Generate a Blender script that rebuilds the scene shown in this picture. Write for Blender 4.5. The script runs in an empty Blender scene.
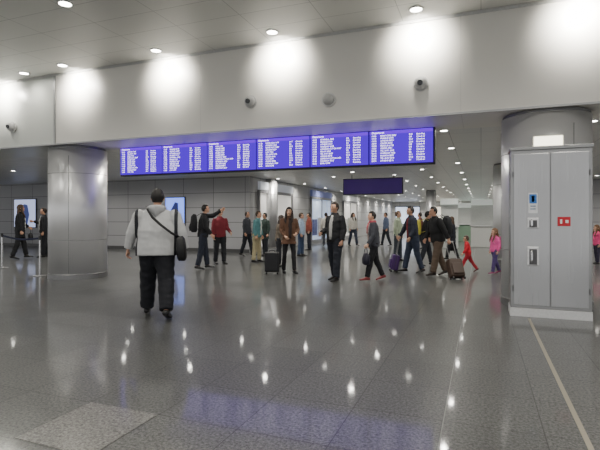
import bpy, bmesh, math, random
from math import sin, cos, pi, radians
from mathutils import Vector, Matrix, noise
random.seed(7)
V = Vector
F = 466.667; HC = 1.42; HOR = 218.0
A = math.atan2(181, F)
FW = V((-sin(A), cos(A), 0)); RT = V((cos(A), sin(A), 0))
def G(px, py):
    d = HC*F/(py-HOR); return FW*d + RT*((px-300)/F*d)
def PL(px, py, Y):
    r = FW + RT*((px-300)/F); d = Y/r.y
    return V((r.x*d, Y, HC+(HOR-py)/F*d))
def PH(px, py, z):
    d = (z-HC)*F/(HOR-py); p = FW*d + RT*((px-300)/F*d); p.z = z; return p
SC = bpy.context.scene
COL = SC.collection

# ---------------------------------------------------------------- materials
def lin(h):
    if not isinstance(h, str): return tuple(h)
    h = h.lstrip('#'); o = []
    for i in (0, 2, 4):
        c = int(h[i:i+2], 16)/255
        o.append(c/12.92 if c <= .04045 else ((c+.055)/1.055)**2.4)
    return tuple(o)
MC = {}
def mat(name, col, rough=.6, metal=0., var=.15, scale=30., bump=0., emit=0., emitcol=None, coat=0.):
    key = (name, str(col), rough, metal, emit)
    if key in MC: return MC[key]
    m = bpy.data.materials.new(name); m.use_nodes = True
    nt = m.node_tree; b = nt.nodes['Principled BSDF']
    c = lin(col)
    tc = nt.nodes.new('ShaderNodeTexCoord')
    n = nt.nodes.new('ShaderNodeTexNoise'); n.inputs['Scale'].default_value = scale; n.inputs['Detail'].default_value = 3
    nt.links.new(tc.outputs['Object'], n.inputs['Vector'])
    mx = nt.nodes.new('ShaderNodeMix'); mx.data_type = 'RGBA'
    mx.inputs[6].default_value = (*[x*(1-var) for x in c], 1)
    mx.inputs[7].default_value = (*[min(1, x*(1+var)) for x in c], 1)
    nt.links.new(n.outputs['Fac'], mx.inputs[0]); nt.links.new(mx.outputs[2], b.inputs['Base Color'])
    b.inputs['Roughness'].default_value = rough; b.inputs['Metallic'].default_value = metal
    b.inputs['Coat Weight'].default_value = coat
    if bump:
        bp = nt.nodes.new('ShaderNodeBump'); bp.inputs['Strength'].default_value = bump; bp.inputs['Distance'].default_value = .01
        nt.links.new(n.outputs['Fac'], bp.inputs['Height']); nt.links.new(bp.outputs[0], b.inputs['Normal'])
    if emit:
        b.inputs['Emission Color'].default_value = (*(lin(emitcol) if emitcol else c), 1)
        b.inputs['Emission Strength'].default_value = emit
    MC[key] = m; return m
def cloth(col): return mat('fabric', col, .85, 0, .25, 14., .15)
def panelled_cloth(c1, c2, x0, x1):
    # two-tone garment: dark fabric panels down both sides
    m = mat('panelled_fabric', c1, .85, 0, .12, 14., .1)
    nt = m.node_tree; b = nt.nodes['Principled BSDF']; L = nt.links
    src = b.inputs['Base Color'].links[0].from_socket
    tc = nt.nodes.new('ShaderNodeTexCoord'); sx = nt.nodes.new('ShaderNodeSeparateXYZ'); L.new(tc.outputs['Object'], sx.inputs[0])
    ab = nt.nodes.new('ShaderNodeMath'); ab.operation = 'ABSOLUTE'; L.new(sx.outputs[0], ab.inputs[0])
    g1 = nt.nodes.new('ShaderNodeMath'); g1.operation = 'GREATER_THAN'; g1.inputs[1].default_value = x0; L.new(ab.outputs[0], g1.inputs[0])
    g2 = nt.nodes.new('ShaderNodeMath'); g2.operation = 'LESS_THAN'; g2.inputs[1].default_value = x1; L.new(ab.outputs[0], g2.inputs[0])
    mu = nt.nodes.new('ShaderNodeMath'); mu.operation = 'MULTIPLY'; L.new(g1.outputs[0], mu.inputs[0]); L.new(g2.outputs[0], mu.inputs[1])
    mx = nt.nodes.new('ShaderNodeMix'); mx.data_type = 'RGBA'; mx.inputs[7].default_value = (*lin(c2), 1)
    L.new(mu.outputs[0], mx.inputs[0]); L.new(src, mx.inputs[6]); L.new(mx.outputs[2], b.inputs['Base Color'])
    return m

def panel_mat(name, c1, c2, joint, w, h, axes='xy', rough=.4, metal=0., mortar=.004, off=(0, 0), boff=0., speck=0., bumpv=0., sp=None, coat=0.):
    m = bpy.data.materials.new(name); m.use_nodes = True
    nt = m.node_tree; b = nt.nodes['Principled BSDF']; L = nt.links
    tc = nt.nodes.new('ShaderNodeTexCoord'); sx = nt.nodes.new('ShaderNodeSeparateXYZ'); cx = nt.nodes.new('ShaderNodeCombineXYZ')
    L.new(tc.outputs['Object'], sx.inputs[0])
    for i, a in enumerate(axes):
        mm = nt.nodes.new('ShaderNodeMath'); mm.operation = 'ADD'; mm.inputs[1].default_value = off[i]
        L.new(sx.outputs['xyz'.index(a)], mm.inputs[0]); L.new(mm.outputs[0], cx.inputs[i])
    br = nt.nodes.new('ShaderNodeTexBrick'); br.offset = boff; br.squash = 1
    br.inputs['Scale'].default_value = 1; br.inputs['Brick Width'].default_value = w; br.inputs['Row Height'].default_value = h
    br.inputs['Mortar Size'].default_value = mortar; br.inputs['Mortar Smooth'].default_value = 0; br.inputs['Bias'].default_value = 0
    br.inputs['Color1'].default_value = (*c1, 1); br.inputs['Color2'].default_value = (*c2, 1); br.inputs['Mortar'].default_value = (*joint, 1)
    L.new(cx.outputs[0], br.inputs['Vector'])
    last = br.outputs['Color']
    if speck:
        n = nt.nodes.new('ShaderNodeTexNoise'); n.inputs['Scale'].default_value = sp or 120; n.inputs['Detail'].default_value = 4; n.inputs['Roughness'].default_value = .8
        L.new(tc.outputs['Object'], n.inputs['Vector'])
        rp = nt.nodes.new('ShaderNodeMapRange'); rp.inputs[1].default_value = .35; rp.inputs[2].default_value = .65
        rp.inputs[3].default_value = 1-speck; rp.inputs[4].default_value = 1+speck
        L.new(n.outputs['Fac'], rp.inputs[0])
        mu = nt.nodes.new('ShaderNodeVectorMath'); mu.operation = 'SCALE'
        L.new(last, mu.inputs[0]); L.new(rp.outputs[0], mu.inputs['Scale']); last = mu.outputs[0]
    L.new(last, b.inputs['Base Color'])
    b.inputs['Roughness'].default_value = rough; b.inputs['Metallic'].default_value = metal
    if coat:
        b.inputs['Coat Weight'].default_value = coat; b.inputs['Coat Roughness'].default_value = .06
        b.inputs['Specular IOR Level'].default_value = .25
    if bumpv:
        n2 = nt.nodes.new('ShaderNodeTexNoise'); n2.inputs['Scale'].default_value = 2.2; n2.inputs['Detail'].default_value = 2
        L.new(tc.outputs['Object'], n2.inputs['Vector'])
        bp = nt.nodes.new('ShaderNodeBump'); bp.inputs['Strength'].default_value = bumpv; bp.inputs['Distance'].default_value = .02
        L.new(n2.outputs['Fac'], bp.inputs['Height']); L.new(bp.outputs[0], b.inputs['Normal'])
    return m

# ---------------------------------------------------------------- mesh builder
class MB:
    def __init__(s): s.v = []; s.f = []
    def add(s, vs, fs):
        o = len(s.v); s.v += [V(p) for p in vs]; s.f += [tuple(i+o for i in f) for f in fs]; return s
    def box(s, c, d, R=None):
        hx, hy, hz = d[0]/2, d[1]/2, d[2]/2; c = V(c)
        vs = [V((x, y, z)) for z in (-hz, hz) for x, y in ((-hx, -hy), (hx, -hy), (hx, hy), (-hx, hy))]
        if R: vs = [R @ p for p in vs]
        return s.add([c+p for p in vs], [(3, 2, 1, 0), (4, 5, 6, 7), (0, 1, 5, 4), (1, 2, 6, 5), (2, 3, 7, 6), (3, 0, 4, 7)])
    def loft(s, pts, rad, ref=(1, 0, 0), n=14, sq=1.):
        pts = [V(p) for p in pts]; ref = V(ref); vs = []; k = len(pts)
        for i, p in enumerate(pts):
            t = (pts[min(i+1, k-1)]-pts[max(i-1, 0)]).normalized()
            x = (ref - t*ref.dot(t)).normalized(); y = t.cross(x)
            r = rad[i]; rx, ry = r if isinstance(r, tuple) else (r, r)
            for j in range(n):
                a = 2*pi*j/n; ca, sa = cos(a), sin(a)
                ca = math.copysign(abs(ca)**sq, ca); sa = math.copysign(abs(sa)**sq, sa)
                vs.append(p + x*rx*ca + y*ry*sa)
        fs = [(i*n+j, i*n+(j+1) % n, (i+1)*n+(j+1) % n, (i+1)*n+j) for i in range(k-1) for j in range(n)]
        fs.append(tuple(reversed(range(n)))); fs.append(tuple(range((k-1)*n, k*n)))
        return s.add(vs, fs)
    def cyl(s, a, b, r, r2=None, n=24):
        a, b = V(a), V(b); t = (b-a).normalized()
        ref = V((1, 0, 0)) if abs(t.x) < .8 else V((0, 1, 0))
        return s.loft([a, b], [r, r if r2 is None else r2], ref, n)
    def ell(s, c, r, M=None, n=14, m=9, fn=None):
        vs = []; c = V(c)
        def put(x, y, z):
            p = V((x, y, z))
            if fn: p = fn(p)
            p = V((p.x*r[0], p.y*r[1], p.z*r[2])) + c
            vs.append(M @ p if M else p)
        put(0, 0, -1)
        for i in range(1, m):
            th = -pi/2 + pi*i/m
            for j in range(n): put(cos(th)*cos(2*pi*j/n), cos(th)*sin(2*pi*j/n), sin(th))
        put(0, 0, 1); T = len(vs)-1; fs = []
        for j in range(n):
            k = (j+1) % n
            fs.append((0, 1+k, 1+j)); fs.append((T, 1+(m-2)*n+j, 1+(m-2)*n+k))
            for i in range(m-2): fs.append((1+i*n+j, 1+i*n+k, 1+(i+1)*n+k, 1+(i+1)*n+j))
        return s.add(vs, fs)
    def rev(s, prof, c=(0, 0, 0), n=48):
        c = V(c); vs = [c+V((r*cos(2*pi*j/n), r*sin(2*pi*j/n), z)) for r, z in prof for j in range(n)]
        k = len(prof)
        fs = [(i*n+j, i*n+(j+1) % n, (i+1)*n+(j+1) % n, (i+1)*n+j) for i in range(k-1) for j in range(n)]
        fs.append(tuple(reversed(range(n)))); fs.append(tuple(range((k-1)*n, k*n)))
        return s.add(vs, fs)
BAKE = []
def mk(name, mb, m, parent=None, smooth=False, bevel=0, loc=None, voxel=0, sm=0, nz=0, label=None, seg=2):
    me = bpy.data.meshes.new(name); me.from_pydata([tuple(p) for p in mb.v], [], mb.f); me.update()
    me.materials.append(m)
    o = bpy.data.objects.new(name, me); COL.objects.link(o)
    if parent: o.parent = parent
    if loc is not None: o.location = loc
    if smooth:
        for p in me.polygons: p.use_smooth = True
    if bevel:
        b = o.modifiers.new('b', 'BEVEL'); b.width = bevel; b.segments = seg; b.limit_method = 'ANGLE'
    if voxel:
        r = o.modifiers.new('r', 'REMESH'); r.mode = 'VOXEL'; r.voxel_size = voxel; r.use_smooth_shade = True
        if sm:
            q = o.modifiers.new('s', 'SMOOTH'); q.iterations = sm; q.factor = .5
        BAKE.append((o, nz, m))
    if label: o['label'] = label
    return o
def root(name, label, cat, loc=(0, 0, 0), rz=0, group=None):
    e = bpy.data.objects.new(name, None); e.empty_display_size = .1; COL.objects.link(e)
    e.location = loc; e.rotation_euler = (0, 0, rz); e['label'] = label; e['category'] = cat
    if group: e['group'] = group
    return e
def top(o, label, cat, group=None):
    o['label'] = label; o['category'] = cat
    if group: o['group'] = group
    return o
def struct(o): o['kind'] = 'structure'; return o

# ---------------------------------------------------------------- setting
ZF = 4.67; ZB = 3.14; ZS = 3.10; YB = 7.85
floor_m = panel_mat('polished_granite', (.072, .074, .071), (.094, .096, .092), (.030, .031, .029), .64, .64, rough=.36, mortar=.004, off=(.25, -2.77+6.4*4), speck=.9, sp=48, coat=.5)
fl = struct(mk('floor', MB().box((-4, 18, -.05), (60, 66, .1)), floor_m))
ceil_m = panel_mat('metal_ceiling_panels', (.70, .70, .67), (.72, .72, .69), (.44, .44, .43), 1.2, .6, rough=.45, metal=.1, mortar=.006)
struct(mk('ceiling', MB().box((-4, YB/2-4, ZF+.05), (60, YB+8, .1)), ceil_m))
ceil_b = panel_mat('metal_ceiling_tiles', (.74, .74, .72), (.78, .78, .75), (.4, .4, .4), .6, 1.25, rough=.4, metal=.1, mortar=.006)
struct(mk('ceiling', MB().box((-4, 30, ZB+.05), (60, 42, .1)), ceil_b))
bulk_m = panel_mat('satin_white_panels', (.82, .80, .745), (.82, .80, .745), (.66, .64, .60), 4.84, 6, axes='xz', rough=.42, mortar=.004, off=(.3+48.4, 1))
struct(mk('wall_front', MB().box((7.5, (YB+9.3)/2, (ZS+ZF)/2), (33, 9.3-YB, ZF-ZS)), bulk_m))
bulk_d = mat('grey_green_panel', (.66, .68, .64), .3, 0, .05)
struct(mk('wall_front', MB().box((-21.5, (YB+9.34)/2, (ZS+ZF)/2+.01), (25, 9.3-YB, ZF-ZS+.02)), bulk_d))
mt = mat('brushed_trim', (.5, .5, .5), .35, .8, .1)
struct(mk('trim_1', MB().box((-9.0, YB-.008, (ZS+ZF)/2), (.05, .016, ZF-ZS)), mt))
struct(mk('trim_2', MB().box((-4, YB-.01, ZS-.015), (60, .05, .03)), mt))
struct(mk('trim_3', MB().box((-4, YB-.012, ZF-.02), (60, .024, .04)), mat('trim_grey', (.6, .6, .58), .5)))
struct(mk('trim_4', MB().box((.63, -2+4.6, .002), (.035, 9.4, .004)), mat('brass_strip', (.34, .31, .24), .45, .3, .1)))
struct(mk('trim_5', MB().box((-.246, 3, .001), (.008, 40, .002)), mat('steel_strip', (.17, .168, .16), .4, .2, .1)))
struct(mk('trim_6', MB().box((-2.49, 2.455, .001), (.63, .63, .002)), panel_mat('light_granite', (.155, .152, .143), (.155, .152, .143), (.1, .1, .1), 3, 3, rough=.36, speck=.8, off=(30, 30), sp=48, coat=.5)))
clad = panel_mat('grey_cladding', (.34, .34, .35), (.38, .38, .39), (.13, .13, .13), 1.5, .62, axes='xz', rough=.4, mortar=.012, off=(30, 0))
cladx = panel_mat('grey_cladding_side', (.42, .42, .42), (.46, .46, .46), (.17, .17, .17), 1.5, .62, axes='yz', rough=.4, mortar=.012, off=(30, 0))
struct(mk('wall_back', MB().box((-20.4, 17.15, ZB/2), (23.2, .3, ZB)), clad))
struct(mk('wall_left', MB().box((-8.95, 34, ZB/2), (.3, 33.4, ZB)), cladx))
struct(mk('wall_far', MB().box((2, 50, ZB/2), (24, .3, ZB)), panel_mat('far_cladding', (.7, .7, .68), (.66, .66, .65), (.3, .3, .3), 2, 1.0, axes='xz', rough=.4, mortar=.02, off=(30, 0))))
struct(mk('wall_right', MB().box((8, 24, ZB/2), (8.0, .3, ZB)), clad))
struct(mk('baseboard_back', MB().box((-20.4, 16.98, .07), (23.2, .04, .14)), mat('dark_skirting', (.06, .06, .06), .4)))

# ---------------------------------------------------------------- columns
steel = mat('satin_column_steel', (.78, .78, .785), .34, .5, .02, 3.)
steel_g = mat('satin_grey_column', (.5, .5, .505), .36, .5, .02, 3.)
steel_d = mat('dark_steel', (.25, .25, .25), .4, .8, .1)
def column(x, y, r, zt, lab, m=None):
    e = root('column', lab, 'column', (x, y, 0))
    o = mk('shaft', MB().rev([(r, .12), (r, zt-.06)], n=72), m or steel, e)
    for p in o.data.polygons: p.use_smooth = len(p.vertices) == 4
    for z in (.9, 2.45): mk('seam', MB().rev([(r+.002, z), (r+.002, z+.010)], n=72), steel_d, e)
    mk('base_ring', MB().rev([(r+.012, 0), (r+.012, .11), (r+.002, .125)], n=64), steel_d, e)
    mk('top_ring', MB().rev([(r-.02, zt-.06), (r-.02, zt-.01)], n=64), steel_d, e)
    for k in range(3):
        a = -pi/2+.5+k*2*pi/3
        mk('panel_joint', MB().box((r*cos(a), r*sin(a), 1.5), (.010, .008, 2.7), Matrix.Rotation(a, 3, 'Z')), steel_d, e)
    return e
column(-9.1, 8.6, .65, ZS, 'thick round column clad in brushed metal beside the screens')
column(.98, 8.58, .66, ZS, 'thick round metal-clad column behind the steel cabinet')
column(.98, 16.2, .62, ZB, 'round metal-clad column deeper in the hall')
c1 = G(270.5, 250); column(c1.x, c1.y, .3, ZB, 'slim round grey column by the passengers', steel_g)
c1 = G(431, 241); column(c1.x, c1.y, .3, ZB, 'slim round grey column beyond the crowd', steel_g)

# ---------------------------------------------------------------- steel cabinet
CX = .915
cab = root('utility_cabinet', 'tall two-door stainless steel cabinet standing against the round column', 'cabinet', (CX, 7.67, 0))
W = 1.03; ZC = 2.4; D = .44
def brushed(name, c, r):
    # fine vertical brushing lines
    m = mat(name, c, r, .95, .10, 1.0)
    nt = m.node_tree; b = nt.nodes['Principled BSDF']
    tc = nt.nodes.new('ShaderNodeTexCoord'); mp = nt.nodes.new('ShaderNodeMapping'); mp.inputs['Scale'].default_value = (90, 1, 1.0)
    n = nt.nodes.new('ShaderNodeTexNoise'); n.inputs['Scale'].default_value = 1.6; n.inputs['Detail'].default_value = 2
    rr = nt.nodes.new('ShaderNodeMapRange'); rr.inputs[3].default_value = r-.06; rr.inputs[4].default_value = r+.12
    nt.links.new(tc.outputs['Object'], mp.inputs[0]); nt.links.new(mp.outputs[0], n.inputs['Vector'])
    nt.links.new(n.outputs['Fac'], rr.inputs[0]); nt.links.new(rr.outputs[0], b.inputs['Roughness'])
    n2 = nt.nodes.new('ShaderNodeTexNoise'); n2.inputs['Scale'].default_value = .9; n2.inputs['Detail'].default_value = 0
    bp = nt.nodes.new('ShaderNodeBump'); bp.inputs['Strength'].default_value = .7; bp.inputs['Distance'].default_value = .09
    nt.links.new(tc.outputs['Object'], n2.inputs['Vector']); nt.links.new(n2.outputs['Fac'], bp.inputs['Height']); nt.links.new(bp.outputs[0], b.inputs['Normal'])
    return m
csteel = brushed('cabinet_steel', (.36, .36, .355), .3)
mk('body', MB().box((0, 0, ZC/2+.06), (W, D, ZC-.12)), csteel, cab, bevel=.008)
mk('plinth', MB().box((0, -.005, .06), (W+.01, D+.01, .12)), mat('white_plinth', (.75, .75, .75), .3, .3), cab)
mk('top_panel', MB().box((0, -.01, ZC+.02), (W+.03, D+.03, .05)), csteel, cab, bevel=.006)
dm = brushed('satin_steel_door', (.46, .46, .458), .28)
for sx in (-1, 1):
    dr = mk('door', MB().box((sx*.240, -D/2-.012, ZC/2+.055), (.468, .022, ZC-.22)), dm, cab, bevel=.006)
    for hz in (.4, 2.05): mk('hinge', MB().cyl((sx*.485, -D/2-.03, hz-.04), (sx*.485, -D/2-.03, hz+.04), .008), steel_d, dr)
    if sx == -1:
        for k in (0, 1):
            p = PL(533, 223 if k == 0 else 256, 7.43) - V((CX, 7.67, 0)); hh = .15 if k == 0 else .27
            h = mk('handle_unit', MB().box((p.x, -D/2-.03, p.z), (.15, .03, hh)), mat('pale_silver', (.75, .75, .75), .3, .5), dr, bevel=.01)
            mk('recess', MB().box((p.x, -D/2-.0465, p.z-.01), (.10, .006, hh-.05)), mat('grey_recess', (.10, .10, .105), .4), h, bevel=.002)
            mk('grip', MB().loft([(p.x-.02, -D/2-.05, p.z+hh*.28), (p.x-.02, -D/2-.075, p.z+hh*.2), (p.x-.02, -D/2-.075, p.z-hh*.2), (p.x-.02, -D/2-.05, p.z-hh*.28)], [.016]*4, (1, 0, 0), 10), mat('chrome', (.7, .7, .7), .2, .9), h)
def sign(px, py, w, h, col, parts, name, lab, par, Y=7.421):
    p = PL(px, py, Y)-V(par.location)
    s = mk(name, MB().box((p.x, p.y, p.z), (w, .006, h)), mat('sign_'+col[1:], col, .4), par, label=lab)
    for q in parts:
        mk(q[0], MB().box((p.x+q[1], p.y-.004, p.z+q[2]), (q[3], .003, q[4])), mat('sign_'+q[5][1:], q[5], .4), s)
    return s
sign(533, 203, .12, .29, '#eef2f8', [('blue_field', 0, .06, .095, .13, '#3f80d0'), ('white_figure', 0, .06, .035, .085, '#f8f8f8'), ('printed_line', 0, -.045, .07, .014, '#7088a8'), ('printed_line', 0, -.085, .07, .014, '#7088a8')], 'notice', 'white and light blue safety notice', cab)
sign(564, 221.5, .16, .13, '#cf2433', [('flame_symbol', -.036, 0, .026, .06, '#f4f4f4'), ('hose_symbol', .036, .0, .038, .042, '#f4f4f4')], 'fire_sign', 'red fire equipment sign with white symbols', cab)
p = PL(548, 141.5, 7.86)
el = root('glowing_box', 'small glowing box fixed above the steel cabinet', 'lamp', p)  # pale yellow glowing box on the column, just above the cabinet top
mk('housing', MB().box((0, .03, 0), (.42, .09, .19)), mat('glow_housing', (.7, .7, .65), .4), el, bevel=.01)
mk('glow_front', MB().box((0, -.03, 0), (.38, .04, .15)), mat('glow_panel', (1, .93, .72), .4, emit=4.0), el, bevel=.012)

# ---------------------------------------------------------------- departure board
bd = root('departure_board', 'long row of six violet flight information screens hung below the soffit', 'information board', (-8.08, 8.9, 2.44))
SW = 7.27/6; SH = .66
mk('frame', MB().box((7.27/2, .09, SH/2), (7.31, .14, .70)), mat('black_frame', (.015, .015, .018), .4), bd, bevel=.01)
for k in range(4): mk('hanger', MB().cyl((.6+k*2.05, .1, SH), (.6+k*2.05, .1, .72), .02), steel_d, bd)
scr = mat('violet_screen', (.01, .001, .03), .8, emit=.95, emitcol=(.115, .0, 1.0))
scr2 = mat('violet_header', (.02, .003, .06), .8, emit=1.3, emitcol=(.17, .0, 1.0))
for m_ in (scr, scr2): m_.node_tree.nodes['Principled BSDF'].inputs['Specular IOR Level'].default_value = .0
txm = mat('white_screen_text', (.7, .7, .8), .4, emit=3.6, emitcol=(.86, .80, 1))
cities = ['LONDON LUTON', 'PARIS CDG', 'ISTANBUL', 'WARSAW', 'VIENNA', 'MUNICH', 'ODESA', 'LVIV', 'TBILISI', 'MINSK', 'MILAN', 'TEL AVIV', 'DUBAI', 'RIGA', 'PRAGUE', 'BAKU', 'ROME FCO', 'ATHENS']
def text_mesh(body, size, loc, parent, m, name, space=1.0):
    cu = bpy.data.curves.new('t', 'FONT'); cu.body = body; cu.size = size; cu.space_line = space; cu.offset = .0
    o = bpy.data.objects.new('t', cu); COL.objects.link(o)
    dg = bpy.context.evaluated_depsgraph_get(); me = bpy.data.meshes.new_from_object(o.evaluated_get(dg))
    bpy.data.objects.remove(o)
    me.materials.clear(); me.materials.append(m)
    n = bpy.data.objects.new(name, me); COL.objects.link(n); n.parent = parent
    n.location = loc; n.rotation_euler = (pi/2, 0, 0); return n
mins = 615
for k in range(6):
    s = mk('screen', MB().box((k*SW+SW/2, 0, SH/2), (SW-.030, .03, SH-.03)), scr, bd)
    mk('header_bar', MB().box((k*SW+SW/2, -.017, SH-.05), (SW-.035, .005, .06)), scr2, s)
    text_mesh('Departures', .052, (k*SW+.06, -.022, SH-.067), s, txm, 'header_text')
    a = []; b = []; c = []; d_ = []
    for r in range(11):
        mins += random.choice((5, 10, 15)); a.append('%02d:%02d' % (mins//60 % 24, mins % 60))
        b.append(random.choice(cities)+' %d' % random.randint(1001, 9999)); c.append(random.choice(['D', 'B']) + str(random.randint(1, 20))); d_.append(random.choice(['Boarding', 'Check-in', 'On time']))
    sp = .0475
    for tx, x, sz in ((a, .055, .042), (b, .225, .042), (c, .765, .042), (d_, .90, .042)):
        text_mesh('\n'.join(tx), sz, (k*SW+x, -.018, SH-.125), s, txm, 'flight_rows', sp/sz)

# ---------------------------------------------------------------- lamps
ring_m = mat('lamp_ring', (.6, .6, .58), .4)
lens_m = mat('lamp_lens', (1, 1, .95), .5, emit=30.0, emitcol=(1, .97, .88))
def spot(parent, loc, aim, e, ang, rad=.06, blend=1., col=(1, .955, .87)):
    l = bpy.data.lights.new('lamp_light', 'SPOT'); l.energy = e; l.spot_size = radians(ang); l.spot_blend = blend
    l.shadow_soft_size = rad; l.color = col
    o = bpy.data.objects.new('lamp_light', l); COL.objects.link(o); o.parent = parent; o.location = loc
    o.rotation_euler = V(aim).to_track_quat('-Z', 'Y').to_euler()
proto = {}
def downlight(x, y, z, e, ang=160, lab='round recessed ceiling downlight glowing white', grp='ceiling downlights', aim=(0, 0, -1), r=.09, zo=-.03):
    k = r
    if k not in proto:
        h = MB().rev([(r+.03, 0), (r+.03, -.012), (r, -.014), (r, -.002)], n=24)
        l = MB().rev([(r, -.004), (r, -.009)], n=24)
        proto[k] = (mk('ring', h, ring_m), mk('lens', l, lens_m))
        for o in proto[k]: COL.objects.unlink(o)
    e0 = root('downlight', lab, 'ceiling light', (x, y, z), group=grp)
    for o in proto[k]:
        c = o.copy(); COL.objects.link(c); c.parent = e0
    if e: spot(e0, (0, 0, zo), aim, e, ang, rad=r*.75)
WX = [-15.45, -13.03, -10.6, -8.29, -5.87, -3.4, -.94, 1.35, 3.8]
for x in WX:
    downlight(x, 7.42, ZF, 250, 124, 'recessed ceiling spotlight washing the white wall', 'wall washing downlights', aim=(0, .43, -.12), zo=-.20)
for x in WX:
    downlight(x, 5.3, ZF, 150)
    if x > -9:
        downlight(x, 2.6, ZF, 150); downlight(x, 0, ZF, 150)
p = PH(24, 73, ZF); downlight(p.x, p.y, ZF, 60)
for j, y in enumerate([9.55, 12.0, 15.3, 18.6, 21.9, 25.2, 28.5, 31.8, 35.1, 38.4, 41.7, 45, 48]):
    for i in range(-6, 4):
        x = -.68+i*2.52
        if x < -8.6 and y > 17: continue
        downlight(x, y, ZB, 165 if y < 30 else 210, r=.07, grp='rear hall downlights')
        if y > 11 and (x > -8 or y < 14): downlight(x+1.26, y+1.6, ZB, 0, r=.07, grp='rear hall downlights')

# ---------------------------------------------------------------- wall cameras
def dome(px, py, kind):
    p = PL(px, py, YB)
    e = root('security_camera', ('round white security camera on the white wall', 'smooth white dome sensor on the white wall')[kind], 'security camera', p)
    w = mat('camera_white', (.6, .6, .59), .35)
    if kind == 0:
        mk('mount', MB().cyl((0, 0, 0), (0, -.03, 0), .12), w, e)
        mk('housing', MB().ell((0, -.06, 0), (.105, .08, .105)), w, e, smooth=True)
        mk('lens', MB().cyl((0, -.12, -.01), (0, -.15, -.015), .045), mat('black_lens', (.01, .01, .01), .1), e)
    else:
        w2 = mat('dome_white', (.72, .72, .7), .35)
        mk('mount', MB().cyl((0, 0, 0), (0, -.04, 0), .125), w2, e)
        mk('dome_cover', MB().ell((0, -.04, 0), (.105, .085, .105)), mat('dome_grey', (.5, .5, .49), .3), e, smooth=True)
dome(251, 102, 0); dome(329, 100, 1); dome(421, 84, 0); dome(13, 127, 0)

# ---------------------------------------------------------------- hanging sign, adverts, shops
def boxsign(px0, px1, py0, py1, Y, lab, col, name='hanging_sign', cat='sign', ZT=None, emit=.5):
    p0 = PL(px0, py0, Y); p1 = PL(px1, py1, Y)
    w = p1.x-p0.x; h = p0.z-p1.z; c = (p0+p1)/2
    e = root(name, lab, cat, (c.x, c.y, c.z))
    mk('frame', MB().box((0, .05, 0), (w, .1, h)), mat('sign_frame', (.03, .03, .04), .4), e, bevel=.01)
    mk('panel', MB().box((0, -.005, 0), (w-.08, .02, h-.08)), mat('panel_'+str(col), col, .4, var=.35, scale=1.5, emit=emit), e)
    if ZT:
        for s in (-1, 1): mk('hanger', MB().cyl((s*w*.35, .05, h/2), (s*w*.35, .05, ZT-c.z), .02), steel_d, e)
    return e, w, h
e, w, h = boxsign(343, 403, 179, 194, 18.2, 'dark violet rectangular sign hung from the ceiling', '#35205c', ZT=ZB)
e, w, h = boxsign(165, 185, 197, 226, 16.95, 'blue backlit advertising panel on the grey wall', '#6c88e8', 'advertising_panel', 'advertising panel', emit=1.9)
mk('picture_shape', MB().loft([(-.1, -.03, -h*.4), (0, -.03, 0), (.1, -.03, h*.3)], [(.16, .004), (.2, .004), (.08, .004)]), mat('picture_dark', '#28347a', .5, emit=.3), e)
e, w, h = boxsign(14, 36, 199, 228, 16.95, 'pale backlit advertising panel on the grey wall', '#aab4d8', 'advertising_panel', 'advertising panel', emit=1.2)
mk('picture_shape', MB().loft([(-.1, -.03, -h*.4), (0, -.03, 0), (.1, -.03, h*.3)], [(.3, .004), (.35, .004), (.12, .004)]), mat('picture_dark', '#4858a0', .5, emit=.3), e)
cols = ['#e8e4dc', '#b8c8ec', '#e6e0d8', '#e4e8ec', '#e8e4e0']
signs = ['#c8ccd4', '#6870a0', '#d8d8d8', '#b0bab4', '#c8c0b4']
for k in range(3):
    y = 19.6+k*6.5
    e = root('shopfront', 'pale lit glazed shopfront along the corridor wall', 'shop', (-8.8, y, 0))
    fm = mat('shop_frame', (.3, .3, .31), .4, .5)
    mk('frame', MB().box((.05, 0, 2.55), (.12, 3.7, .12)).box((.05, -1.85, 1.3), (.12, .1, 2.6)).box((.05, 1.85, 1.3), (.12, .1, 2.6)).box((.05, 0, .08), (.12, 3.7, .16)).box((.05, 0, 1.3), (.08, .06, 2.5)), fm, e)
    mk('lit_window', MB().box((.02, 0, 1.35), (.03, 3.6, 2.3)), mat('shop_light', cols[k], .3, var=.6, scale=2.2, emit=.6), e)
    mk('fascia', MB().box((.06, 0, 2.8), (.14, 3.7, .34)), mat('fascia', signs[k], .4, emit=.25), e)
    for q in range(4):
        mk('shelf', MB().box((.08, -1.3+q*.87, .9), (.08, .6, .9+.2*(q % 2))), mat('shelf_goods', signs[(k+q) % 5], .6, var=.7, scale=9), e)
for k, x in enumerate([-7.2, -4.0, -.8, 2.6]):
    e = root('lit_wall_panel', 'wide backlit panel on the far wall', 'advertising panel', (x, 49.8, 1.7))
    mk('frame', MB().box((0, .0, 0), (2.6, .08, 1.9)), mat('sign_frame', (.03, .03, .04), .4), e)
    mk('panel', MB().box((0, -.05, 0), (2.45, .03, 1.75)), mat('far_panel', ['#d8e4ff', '#fff2dc', '#cfe8dc', '#e8e8ff'][k], .4, var=.4, scale=1.2, emit=1.2), e)
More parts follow.
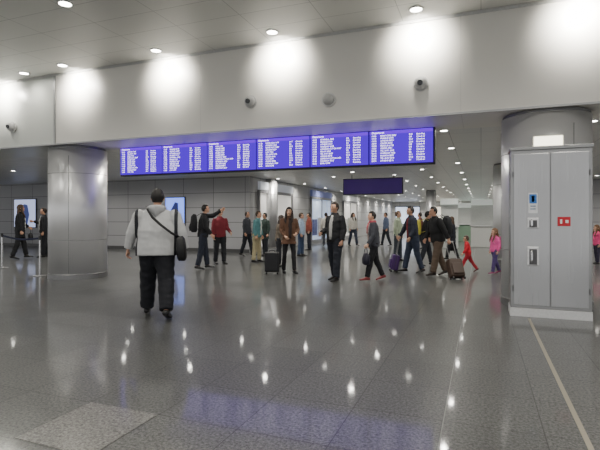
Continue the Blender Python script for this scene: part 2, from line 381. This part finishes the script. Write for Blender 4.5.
for (px, py, w, c) in ((463, 241, 2.0, '#7f9a84'), (484, 247, 1.2, '#d8d8d4'), (449, 248, .8, '#c8ccc8')):
    g = G(px, py)
    e = root('service_kiosk', 'pale service kiosk with counter and back panel', 'kiosk', g)
    mk('counter', MB().box((0, 0, .5), (w, .6, 1.0)), mat('kiosk_front', c, .4), e, bevel=.02)
    mk('worktop', MB().box((0, -.02, 1.03), (w+.1, .7, .05)), mat('kiosk_top', (.7, .7, .7), .3), e, bevel=.01)
    mk('back_panel', MB().box((0, .35, 1.15), (w, .06, 2.3)), mat('kiosk_back', (.6, .62, .6), .5), e, bevel=.01)
    mk('fascia', MB().box((0, .2, 2.2), (w, .3, .28)), mat('kiosk_fascia', (.75, .8, .76), .4, emit=.3), e, bevel=.01)
for (px, py) in ((40, 276), (2, 268)):
    e = root('barrier_post', 'slim chrome queue barrier post with round base', 'barrier post', G(px, py), group='queue barrier posts')
    mk('base', MB().rev([(.16, 0), (.16, .015), (.05, .03)], n=24), steel_d, e)
    mk('pole', MB().cyl((0, 0, .02), (0, 0, .9), .022, n=16), mat('chrome', (.7, .7, .7), .2, .9), e)
    mk('head', MB().cyl((0, 0, .88), (0, 0, .98), .033, n=16), mat('black_plastic', (.02, .02, .02), .4), e)
a = G(40, 276); b = G(2, 268)
bl = MB(); dv = (b-a); n = 8
bl.loft([a+dv*(.03+.94*i/n)+V((0, 0, .92-.06*sin(pi*i/n))) for i in range(n+1)], [(.003, .025)]*(n+1), (dv.y, -dv.x, 0), n=8)
top(mk('barrier_belt', bl, mat('belt_blue', '#1a2040', .8)), 'dark retractable belt stretched between barrier posts', 'barrier belt')

# ---------------------------------------------------------------- people
SK = mat('skin', '#c79a80', .55, 0, .06, 20)
SK2 = mat('skin_light', '#d8ae94', .55, 0, .06, 20)
def nrm(v): return V(v).normalized()
def person(px, fy, hy, face, label, top='#1c1c20', pants='#1a1c22', shoes='#141414', hair='short', hcol='#1c1410',
           legs=((4, 4), (-4, 2)), arms=None, lean=0, hyaw=0, hem=.86, bulk=1.12, shirt=None, near=False,
           abd=3, skin=None, hood=None, coatw=.01, curl=.5, scarf=None, leg=1.12, nz=None):
    loc = G(px, fy); h = (fy-hy)/(fy-HOR)*HC
    fr = radians(face); d = FW*cos(fr)+RT*sin(fr)
    rz = math.atan2(d.y, d.x)-pi/2
    e = root('person', label, 'person', loc, rz); s = h/1.75
    child = h < 1.35
    hs = 1.25 if child else 1.0
    if not skin: skin = SK
    if not arms: arms = (((.2, -.05, -1), (.08, .25, -1)),)*2
    R = Matrix.Rotation(-radians(lean), 3, 'X'); hip = V((0, 0, .93))
    T = lambda p: hip + R @ (V(p)-hip)
    LEG = []
    for i, sd in enumerate((-1, 1)):
        th, kn = legs[i]; hj = V((sd*.088, 0, .92)); sa = sin(radians(abd))
        k = hj+nrm((sd*sa, sin(radians(th)), -cos(radians(th))))*.43
        an = k+nrm((sd*sa*.6, sin(radians(th-kn)), -cos(radians(th-kn))))*.415
        pitch = radians(max(0, (kn-th)*.9-4)) if kn-th > 8 else (-radians((th-kn)*.5) if th-kn > 12 else 0)
        LEG.append([hj, k, an, pitch, sd])
    def foot(L):
        c, q = cos(L[3]), sin(L[3])
        return lambda y, z: V((L[4]*.02*(y/.2), y*c+z*q, -y*q+z*c))
    lo = min(min((L[2]+foot(L)(y, -.075)).z for y in (-.07, .2)) for L in LEG)
    dz = V((0, 0, -lo))
    S = lambda p: (V(p)+dz)*s
    mb = MB(); ja = MB(); tr = MB()
    bk = bulk
    def arms_loft(tgt, r0, r1, r2, end=1.0):
        out = []
        for i, sd in enumerate((-1, 1)):
            u, f = arms[i]; u = nrm((u[0]*sd, u[1], u[2])); f = nrm((f[0]*sd, f[1], f[2]))
            sh = T((sd*.165*(.5+.5*bk), -.005, 1.425)); el = sh+u*.285; wr = el+f*.25
            c = u.cross(f)
            ref = c.normalized() if c.length > .1 else (V((0, 1, 0)) if abs(u.y) < .7 else V((1, 0, 0)))
            we = el+f*.25*end
            pts = [sh-u*.03, sh+u*.05, sh+u*.15, el-u*.03, el+(f-u)*.005, el+f*.04, el+f*.13, we]
            r = [r0*.75, r0, r0*.92, r1*1.02, r1*1.03, r1, (r1+r2)/2, r2]
            tgt.loft([S(p) for p in pts], [x*s for x in r], ref, 12)
            out.append((sh, el, wr, u, f))
        return out
    tz = [(.84, .13, .09), (.93, .155, .105), (1.05, .135, .09), (1.15, .14, .095), (1.28, .16, .105), (1.38, .17, .095), (1.45, .12, .075), (1.49, .06, .06)]
    mb.loft([S(T((0, 0, z))) for z, a, b in tz], [(a*s, b*s) for z, a, b in tz], (1, 0, 0), 20)
    mb.loft([S(T((0, -.01, 1.44))), S(T((0, 0, 1.50))), S(T((0, .012, 1.57)))], [.062*s, .054*s, .052*s], (1, 0, 0), 14)
    AR = arms_loft(mb, .045, .037, .026)
    for L in LEG:
        hj, k, an = L[:3]
        mb.loft([S(hj+V((0, 0, .03))), S(hj*.6+k*.4), S(k), S(k*.7+an*.3), S(an), S(an+V((0, 0, -.02)))], [.08*s, .07*s, .05*s, .05*s, .033*s, .033*s], (1, 0, 0), 12)
        fx = foot(L)
        mb.loft([S(an+fx(-.04, -.03)), S(an+fx(.03, -.04)), S(an+fx(.12, -.055)), S(an+fx(.17, -.06))], [(.028*s, .03*s), (.032*s, .028*s), (.036*s, .016*s), (.02*s, .01*s)], (1, 0, 0), 10)
    hands = []
    for i, sd in enumerate((-1, 1)):
        sh, el, wr, u, f = AR[i]
        inw = V((-sd, 0, 0)); nn = inw-f*inw.dot(f)
        if nn.length < .3: nn = V((0, 0, -1))-f*(-f.z)
        nn.normalize(); t = nn.cross(f)*(1 if nn.cross(f).y > 0 else -1)
        if abs(nn.cross(f).y) < .1: t = V((0, 0, 1)) if f.z > -.5 else nn.cross(f)
        t = (t-f*t.dot(f)).normalized()
        mb.loft([S(wr-f*.01), S(wr+f*.02), S(wr+f*.06), S(wr+f*.09)], [(.026*s, .02*s), (.032*s, .017*s), (.039*s, .016*s), (.037*s, .013*s)], t, 12)
        for q in range(4):
            b0 = wr+f*.085+t*(.029-.0195*q); ln = (.075, .085, .08, .062)[q]
            pts = [b0-f*.02, b0]; ang = .25; p = b0
            for sg in (.42, .33, .27):
                ang += curl*.9; dvec = f*cos(ang)+nn*sin(ang); p = p+dvec*ln*sg; pts.append(p)
            mb.loft([S(x) for x in pts], [.0095*s, .0098*s, .009*s, .0085*s, .007*s], t, 8)
        b0 = wr+f*.03+t*.028
        mb.loft([S(b0-t*.012), S(b0+t*.015+f*.02+nn*.008), S(b0+t*.024+f*.045+nn*.018), S(b0+t*.02+f*.068+nn*.024)], [.012*s, .0115*s, .0105*s, .008*s], nn, 8)
        hands.append(S(wr+f*.085+nn*.025))
    hp = S(T((0, .018, 1.632))); hsz = s*hs
    if child: hp = hp+V((0, 0, .015))
    MH = Matrix.Translation(hp) @ Matrix.Rotation(-radians(lean*.4), 4, 'X') @ Matrix.Rotation(-radians(hyaw), 4, 'Z') @ Matrix.Scale(hsz, 4)
    def hf(p):
        x, y, z = p
        if z < 0: x *= 1+.28*z; y = y*(1+.12*z)+(-z)*.08
        if z > 0: y = y-.04*z
        if y > .5 and -.1 < z < .25 and abs(x) > .15: y -= .05
        return V((x, y, z))
    mb.ell((0, 0, 0), (.078, .098, .120), MH, 24, 16, hf)
    mb.ell((0, .098, -.018), (.013, .018, .024), MH, 8, 6)
    mb.ell((0, .088, -.085), (.03, .016, .018), MH, 8, 6)
    for sd in (-1, 1): mb.ell((sd*.080, -.002, -.008), (.012, .02, .032), MH, 8, 6)
    vx = .006 if near else .0085
    mk('body', mb, skin, e, voxel=vx*min(1, s*1.05), sm=1)
    for sd in (-1, 1):
        mk('eye', MB().ell((sd*.031, .086, .012), (.012, .009, .007), MH, 10, 6), mat('eye_dark', (.03, .02, .015), .2), e, smooth=True)
        mk('eyebrow', MB().ell((sd*.032, .091, .034), (.019, .006, .005), MH, 10, 6), mat('brow', hcol, .8), e, smooth=True)
    mk('mouth', MB().ell((0, .095, -.054), (.024, .007, .006), MH, 10, 6), mat('lips', '#8c4a44', .5), e, smooth=True)
    hemw = .175*(.5+.5*bk)+coatw
    jz = []
    if hem < .8: jz += [(hem, hemw*1.08, .135+coatw*.8), ((hem+.86)/2, hemw*1.04, .133+coatw*.5)]
    b2 = .5+.5*bk
    jz += [(min(hem, .86) if hem >= .8 else .86, .178*bk, .13*bk), (.95, .176*bk, .134*bk), (1.06, .165*bk, .13*bk), (1.17, .168*bk, .132*bk), (1.28, .182*b2, .134*b2), (1.37, .19*b2, .122), (1.42, .172*b2, .108), (1.455, .13*b2, .092), (1.485, .088, .08), (1.52, .074, .074)]
    ja.loft([S(T((0, 0, z))) for z, a, b in jz], [(a*s, b*s) for z, a, b in jz], (1, 0, 0), 24)
    vj = .011 if near else .015
    aw = .55+.45*bk
    if nz is None: nz = .012 if near else .010
    arms_loft(ja, .072*aw, .060*aw, .047*aw, .97)
    mk('jacket', ja, top if not isinstance(top, str) else cloth(top), e, voxel=vj*s, sm=3, nz=nz)
    if hood:
        hd = MB(); hd.loft([S(T((-.10, .0, 1.485))), S(T((-.085, -.075, 1.475))), S(T((0, -.125, 1.44))), S(T((.085, -.075, 1.475))), S(T((.10, .0, 1.485)))], [(.035*s, .03*s), (.05*s, .035*s), (.085*s, .042*s), (.05*s, .035*s), (.035*s, .03*s)], (0, 0, 1), 14)
        mk('hood', hd, cloth(hood), e, voxel=.01*s, sm=3, nz=.005, label='loose grey hood')
    pz = [(.82, .10, .085), (.87, .16, .118), (.95, .166, .118), (1.04, .15, .108)]
    tr.loft([S(T((0, 0, z))) for z, a, b in pz], [(a*s*(.4+.6*bk), b*s*(.4+.6*bk)) for z, a, b in pz], (1, 0, 0), 20)
    for L in LEG:
        hj, k, an = L[:3]; w = (.5+.5*bk)*leg
        tr.loft([S(hj+V((0, 0, .05))), S(hj*.75+k*.25), S(hj*.3+k*.7), S(k), S(k*.7+an*.3), S(k*.3+an*.7), S(an+V((0, 0, .005)))], [.096*s*w, .094*s*w, .074*s*w, .068*s*w, .066*s*w, .06*s*w, .058*s*w], (1, 0, 0), 14)
    mk('trousers', tr, cloth(pants), e, voxel=vj*s, sm=3, nz=.011 if near else .009)
    for L in LEG:
        fx = foot(L); an = L[2]; sm_ = MB()
        sm_.loft([S(an+fx(-.075, -.045)), S(an+fx(-.055, -.04)), S(an+fx(0, -.03)), S(an+fx(.07, -.042)), S(an+fx(.14, -.052)), S(an+fx(.19, -.057)), S(an+fx(.205, -.06))],
                 [(.02*s, .02*s), (.04*s, .034*s), (.043*s, .045*s), (.045*s, .033*s), (.05*s, .023*s), (.038*s, .018*s), (.015*s, .01*s)], (1, 0, 0), 14, .8)
        mk('shoe', sm_, mat('shoe_leather', shoes, .4), e, smooth=True)
    if shirt:
        m2 = MB()
        pts = [(1.46, .088, .03), (1.38, .118, .045), (1.28, .135*(.5+.5*bk), .05), (1.15, .132*bk, .05), (1.0, .132*bk, .045), (.93, .13*bk, .04)]
        m2.loft([S(T((0, y-.010, z))) for z, y, w in pts], [(w*s, .022*s) for z, y, w in pts], (1, 0, 0), 12)
        mk('shirt', m2, cloth(shirt), e, smooth=True)
    if scarf:
        m2 = MB(); m2.loft([S(T((cos(q)*.078, sin(q)*.078+.005, 1.49))) for q in [i*2*pi/12 for i in range(13)]], [(.035*s, .022*s)]*13, (0, 0, 1), 10)
        m2.loft([S(T((.02, .1, 1.48))), S(T((.03, .15, 1.36))), S(T((.03, .162, 1.2)))], [(.04*s, .015*s), (.045*s, .012*s), (.045*s, .008*s)], (1, 0, 0), 10)
        mk('scarf', m2, cloth(scarf), e, smooth=True)
    if hair != 'bald':
        def hfn(p):
            x, y, z = hf(p); k = 1.13
            hl = .55 if hair == 'short' else .5
            facem = p.y > .25 and p.z < hl
            sidem = p.z < (-.15 if hair == 'short' else -.6) and p.y > -.2
            low = p.z < (-.62 if hair == 'short' else -.9)
            if facem or sidem or low: k = .8
            return V((x*k*1.02, y*k, z*(k*.97 if z > 0 else k)))
        hm = MB().ell((0, -.003, .004), (.079, .099, .120), MH, 32, 22, hfn)
        if hair == 'long':
            for sd in (-1, 0, 1):
                hm.loft([MH @ V((sd*.055, -.045, .03)), MH @ V((sd*.07, -.065, -.08)), MH @ V((sd*.075, -.075, -.17)), MH @ V((sd*.065, -.085, -.26))], [(.035*s, .035*s), (.04*s, .04*s), (.042*s, .034*s), (.018*s, .015*s)], (1, 0, 0), 12)
            for sd in (-1, 1):
                hm.loft([MH @ V((sd*.060, .035, .075)), MH @ V((sd*.082, .035, .01)), MH @ V((sd*.086, .04, -.08)), MH @ V((sd*.09, .07, -.16)), MH @ V((sd*.085, .11, -.25)), MH @ V((sd*.075, .125, -.31))], [(.016*s, .03*s), (.018*s, .035*s), (.024*s, .036*s), (.034*s, .03*s), (.03*s, .024*s), (.012*s, .012*s)], (1, 0, 0), 12)
        mk('hair', hm, mat('hair', hcol, .6, 0, .3, 60), e, voxel=.008*s, sm=1, nz=.004)
    M = Matrix.Translation(loc) @ Matrix.Rotation(rz, 4, 'Z')
    return dict(e=e, M=M, s=s, hands=[M @ x for x in hands], loc=loc, rz=rz, S=S, T=T, hand_l=hands)

def backpack(P, col, lab, bulk=1.12):
    s = P['s']; c = P['S'](P['T']((0, -.235*bulk, 1.22)))
    e = root('backpack', lab, 'backpack', P['M'] @ c, P['rz'])
    m = cloth(col)
    mk('pack', MB().loft([(0, 0, -.24*s), (0, 0, -.2*s), (0, 0, 0), (0, 0, .18*s), (0, .02*s, .25*s)], [(.12*s, .06*s), (.155*s, .09*s), (.16*s, .095*s), (.14*s, .08*s), (.07*s, .04*s)], (1, 0, 0), 20, .7), m, e, smooth=True)
    mk('pocket', MB().loft([(0, -.09*s, -.2*s), (0, -.1*s, -.1*s), (0, -.085*s, 0)], [(.10*s, .03*s), (.115*s, .04*s), (.09*s, .02*s)], (1, 0, 0), 16, .7), m, e, smooth=True)
    for sd in (-1, 1):
        mk('strap', MB().loft([(sd*.09*s, .06*s, .2*s), (sd*.11*s, .2*s, .28*s), (sd*.12*s, .36*s, .2*s), (sd*.125*s, .41*s, .05*s), (sd*.16*s, .3*s, -.1*s), (sd*.16*s, .08*s, -.16*s)], [(.022*s, .006*s)]*6, (1, 0, 0), 8), m, e, smooth=True)
def bag(pos, rz, size, col, lab, hang, nm='shoulder_bag', cat='bag'):
    e = root(nm, lab, cat, pos, rz); w, d, h = size; m = mat('bag_material', col, .55)
    mk('pouch', MB().loft([(0, 0, -h/2), (0, 0, -h*.4), (0, 0, 0), (0, 0, h*.4), (0, 0, h/2)], [(w*.4, d*.35), (w*.5, d*.5), (w*.5, d*.5), (w*.43, d*.3), (w*.36, d*.12)], (1, 0, 0), 20, .6), m, e, smooth=True)
    mk('strap', MB().loft([(-w*.4, 0, h*.42), (-w*.36, 0, h*.5+hang*.55), (-w*.12, 0, h*.5+hang*.95), (w*.12, 0, h*.5+hang*.95), (w*.36, 0, h*.5+hang*.55), (w*.4, 0, h*.42)], [.010]*6, (0, 1, 0), 8), m, e, smooth=True)
    mk('flap', MB().box((0, -d*.46, h*.12), (w*.7, d*.12, h*.4)), m, e, bevel=.01)
def roller(Wp, Hn, col, lab, body=.55, w=.38, d=.23):
    Wp = V(Wp); Hn = V(Hn); ax = (Hn-Wp); L = ax.length; z = ax.normalized()
    fwd = V((ax.x, ax.y, 0))
    if fwd.length < .05: fwd = FW*-1
    y = (fwd-z*fwd.dot(z)).normalized(); x = y.cross(z)
    M = Matrix((x, y, z)).transposed().to_4x4(); M.translation = Wp
    e = root('suitcase', lab, 'suitcase'); e.matrix_world = M
    m = mat('suitcase_shell', col, .45)
    mk('shell', MB().box((0, 0, .06+body/2), (w, d, body)), m, e, bevel=.045, seg=4)
    mk('front_pocket', MB().box((0, -d/2-.01, .06+body*.42), (w*.8, .05, body*.6)), m, e, bevel=.02)
    mk('zip_seam', MB().box((0, 0, .06+body/2), (w+.006, .012, body+.006)), mat('zip', (.02, .02, .02), .5), e, bevel=.04, seg=4)
    for sd in (-1, 1):
        for q in (-1, 1):
            mk('wheel', MB().cyl((sd*w*.4-.015, q*d*.36, .03), (sd*w*.4+.015, q*d*.36, .03), .03, n=16), mat('wheel_rubber', (.02, .02, .02), .5), e)
    hb = MB()
    if L > body+.12:
        for sd in (-1, 1): hb.cyl((sd*.09, 0, body+.05), (sd*.09, 0, L), .008, n=10)
        hb.box((0, 0, L), (.2, .026, .026))
        mk('pull_handle', hb, mat('handle_grey', (.25, .25, .25), .4, .5), e)
    mk('carry_handle', MB().loft([(-.08, 0, body+.05), (-.06, 0, body+.09), (.06, 0, body+.09), (.08, 0, body+.05)], [.01]*4, (0, 1, 0), 8), mat('black_plastic', (.02, .02, .02), .4), e)
    return e

stand = ((3, 3), (-2, 2)); walk = ((14, 4), (-9, 10)); walkr = ((-9, 10), (14, 4))
dn = ((.18, -.04, -1), (.06, .2, -1))
# large man seen from behind
P = person(157, 317, 189, -8, 'heavy-set man walking away in pale grey hooded jacket', panelled_cloth('#c0c1c1', '#2c2d33', .250, .300), '#14161d', '#0c0c0e', 'short', '#15110f',
           legs=((15, 4), (-14, 14)), arms=(((.46, .08, -1), (.26, .16, -1)), ((.42, -.16, -1), (.18, .10, -1))), bulk=1.6, near=True, hood='#adaeaf', lean=3, hem=.84, abd=6.5, leg=1.22, nz=.005)
e = root('shoulder_bag', 'black shoulder bag at the large man\'s hip on a diagonal strap', 'bag', P['M'] @ P['S']((.33, -.14, .94)), P['rz'])
bm_ = mat('bag_material', '#0e0e11', .55)
mk('pouch', MB().loft([(.02, 0, -.17), (.02, 0, -.13), (.01, 0, 0), (0, 0, .13), (-.01, 0, .17)], [(.045, .06), (.065, .09), (.07, .095), (.06, .08), (.04, .04)], (1, 0, 0), 20, .6), bm_, e, smooth=True)
pts = [(.32, -.14, 1.08), (.22, -.220, 1.14), (.08, -.226, 1.25), (-.03, -.200, 1.35), (-.11, -.135, 1.46), (-.145, -.02, 1.505), (-.13, .10, 1.45), (-.04, .20, 1.30), (.12, .225, 1.12), (.29, .08, 1.04), (.34, -.06, 1.05)]
b0 = P['S']((.33, -.14, .94))
mk('strap', MB().loft([P['S'](P['T'](q))-b0 for q in pts], [(.018, .006)]*len(pts), (0, .3, 1), 8), bm_, e, smooth=True)
# far-left pair
P = person(20, 259, 205, 60, 'woman in black coat with pale scarf carrying a bag', '#17181c', '#15161a', hair='long', hcol='#4a3626', hem=.7, shirt='#c8c8c4', legs=walk, arms=(((.5, .2, -1), (.2, .6, -.5)), dn))
bag(P['hands'][0]-V((0, 0, .28)), P['rz'], (.38, .16, .26), '#101014', 'black holdall carried by the woman in black', .14, 'holdall')
P = person(44, 257, 208, -120, 'person in dark jacket with white shirt front standing', '#1a1b20', '#14161c', hair='short', hcol='#2a1c14', shirt='#d8d8d4', arms=(dn, ((.6, .3, -.8), (.1, .8, .2))))
P = person(203, 269, 205, 75, 'man in black leather jacket raising one arm to point', '#15161a', '#1c2230', legs=((10, 3), (-8, 5)), arms=(((.3, 1, .1), (.0, 1, .7)), ((.2, .1, -1), (.1, .5, -.7))), lean=4)
backpack(P, '#16171b', 'black backpack worn by the pointing man')
P = person(220, 264, 209, 150, 'person in maroon jacket and dark trousers standing', '#701f2a', '#16181e', hcol='#2c1e16', skin=SK2, arms=(((.2, .1, -1), (.1, .6, -.4)), dn))
P = person(257, 262, 211, 110, 'person in teal jacket and khaki trousers standing', '#4c7c80', '#a09878', hcol='#3c2a1c', shirt='#b8c0b8', lean=4)
P = person(265, 256, 213, -130, 'person in dark green coat standing in the group', '#34443e', '#20242a', hcol='#1a1410', hem=.7)
P = person(279, 267, 215, 80, 'slim person in grey-brown jacket standing', '#6a6054', '#24262c', hair='long', hcol='#2a1c12', skin=SK2, bulk=1.0, lean=5, arms=(((.2, .2, -1), (0, .8, .1)), dn))
g = G(272, 274); roller(g, g+V((0, 0, .62)), '#101014', 'upright black suitcase standing on the floor', .5, .36, .24)
P = person(289, 273, 207, 165, 'woman with long dark hair in brown coat and black leggings', '#5e4231', '#121216', '#121216', hair='long', hcol='#21140e', hem=.78, shirt='#2c2220', skin=SK2, leg=.92, bulk=1.02, coatw=.02, arms=(((.25, .1, -1), (-.3, .7, -.3)), ((.2, .1, -1), (-.2, .6, -.5))), legs=((9, 4), (-6, 2)), hyaw=20)
P = person(301, 256, 213, 100, 'person in light blue top standing', '#9aacc4', '#3a4a68', hcol='#402c1c')
P = person(309, 250, 213, -100, 'person in red-brown jacket standing among the crowd', '#8c483c', '#202430', hcol='#1c1410')
P = person(335, 281, 203, -135, 'man in open black jacket over white shirt standing', '#16171b', '#1a1e28', '#0c0c0c', hcol='#2a1c14', shirt='#a8a8a6', legs=((10, 3), (-8, 6)), arms=(((.25, .0, -1), (.05, .3, -1)), ((.25, -.05, -1), (-.1, .8, -.3))), hyaw=10, near=True, leg=1.15, abd=5, bulk=1.2)
P = person(374, 281, 212, -95, 'short-haired woman in grey jacket with coral scarf walking', '#3c3e45', '#121318', '#802c30', hcol='#1a1210', hair='short', scarf='#b8505c', skin=SK2, legs=((16, 4), (-12, 12)), arms=(((.2, .2, -1), (.0, .5, -.8)), ((.2, -.15, -1), (.05, .2, -1))), shirt='#9c8c88', near=True, leg=1.05, lean=3)
bag(P['hands'][0]-V((0, 0, .26)), P['rz'], (.3, .14, .26), '#1c1a2c', 'dark navy handbag carried by the woman', .12, 'handbag', 'bag')
P = person(398, 261, 211, 120, 'person in pale green jacket standing behind others', '#a8b49c', '#3a4048', hcol='#5a402c', skin=SK2)
P = person(413, 273, 207, -100, 'man in dark jacket with maroon shirt pulling a suitcase', '#202533', '#2a3346', hcol='#1c1410', shirt='#6a2028', legs=walkr, lean=5, arms=(((.2, .1, -1), (.1, .5, -.8)), ((.35, .35, -1), (.1, .5, -1))))
roller(G(393, 272), P['hands'][1], '#3c1a58', 'dark purple suitcase tilted on its pull handle', .40, .32, .20)
P = person(426, 266, 212, 100, 'person in black jacket with bright backpack', '#15171b', '#22262e', hcol='#14100e', legs=walk, lean=4)
backpack(P, '#c0b848', 'yellow-green backpack worn by the person in black')
P = person(438, 276, 207, -100, 'man in black puffy jacket leaning while pulling a suitcase', '#101114', '#54463a', '#241a14', hcol='#15110e', bulk=1.3, legs=((15, 4), (-12, 12)), lean=9, arms=(((.40, -.35, -1), (.25, -.35, -1)), ((.35, .1, -1), (.1, .4, -1))))
roller(G(458, 280), P['hands'][0]+V((0, 0, .02)), '#3c2a1e', 'dark brown suitcase tilted as it is pulled along', .44, .34, .22)
backpack(P, '#202226', 'dark backpack on the leaning man', 1.25)
P = person(468, 272, 236, -80, 'small child in red jacket and leggings striding', '#c02030', '#b02434', '#601018', hcol='#3c2618', skin=SK2, legs=((28, 6), (-26, 10)), arms=(((.3, .3, -1), (.1, .6, -.8)), ((.3, -.4, -1), (.1, 0, -1))), lean=6)
P = person(452, 260, 217, -60, 'woman in dark coat walking behind the family', '#2c2e38', '#16181e', hair='long', hcol='#4a3424', hem=.72, skin=SK2, legs=walk)
bag(P['hands'][1]-V((0, 0, .24)), P['rz'], (.36, .2, .3), '#121216', 'black travel bag held low', .12, 'travel_bag')
P = person(495, 274, 230, -100, 'child in bright pink jacket and purple trousers walking', '#e0589c', '#4a3a6c', '#803058', hair='long', hcol='#6a4a30', skin=SK2, legs=((14, 4), (-12, 12)))
backpack(P, '#f094c0', 'pink backpack worn by the child')
P = person(597, 264, 226, -90, 'child in pink coat walking', '#e04c84', '#302c40', hair='long', hcol='#6a4a30', skin=SK2)
for (px, fy, hy, fc, c, p2, hr) in ((353, 246, 213, 150, '#b8b4ac', '#2c3444', 'long'), (386, 246, 213, -100, '#54607a', '#20242c', 'short'),
        (326, 246, 213, 0, '#c8c4bc', '#30343c', 'short'), (420, 249, 213, -60, '#7a4a44', '#20242c', 'short'), (247, 256, 212, 110, '#3a3c44', '#1c2028', 'short')):
    person(px, fy, hy, fc, 'distant traveller in %s clothing walking in the hall' % ('pale' if c > '#90' else 'dark'), c, p2, hair=hr, hcol='#2c2018', legs=walk if px % 2 else walkr)

# ---------------------------------------------------------------- bake remeshed figures
bpy.context.view_layer.update()
dg = bpy.context.evaluated_depsgraph_get()
new = []
for o, nz, m in BAKE: new.append(bpy.data.meshes.new_from_object(o.evaluated_get(dg)))
for (o, nz, m), me in zip(BAKE, new):
    o.modifiers.clear(); o.data = me; me.materials.clear(); me.materials.append(m)
    if nz:
        off = V((random.random()*9, random.random()*9, 0))
        nr = [v.normal.copy() for v in me.vertices]
        for v, q in zip(me.vertices, nr):
            c = v.co; v.co = c + q*(nz*noise.noise(V((c.x*9, c.y*9, c.z*16))+off))
    me.polygons.foreach_set('use_smooth', [True]*len(me.polygons))
for a_ in list(proto.values()):
    for o in a_: bpy.data.objects.remove(o)

# ---------------------------------------------------------------- world, camera
w = bpy.data.worlds.new('hall_ambient'); SC.world = w; w.use_nodes = True
bg = w.node_tree.nodes['Background']; bg.inputs[0].default_value = (.98, .985, 1, 1); bg.inputs[1].default_value = 1.15
cd = bpy.data.cameras.new('camera'); cd.lens = 28; cd.sensor_width = 36; cd.shift_y = -7/600; cd.clip_end = 200
co = bpy.data.objects.new('camera', cd); COL.objects.link(co)
co.location = (0, 0, HC); co.rotation_euler = (pi/2, 0, A); SC.camera = co
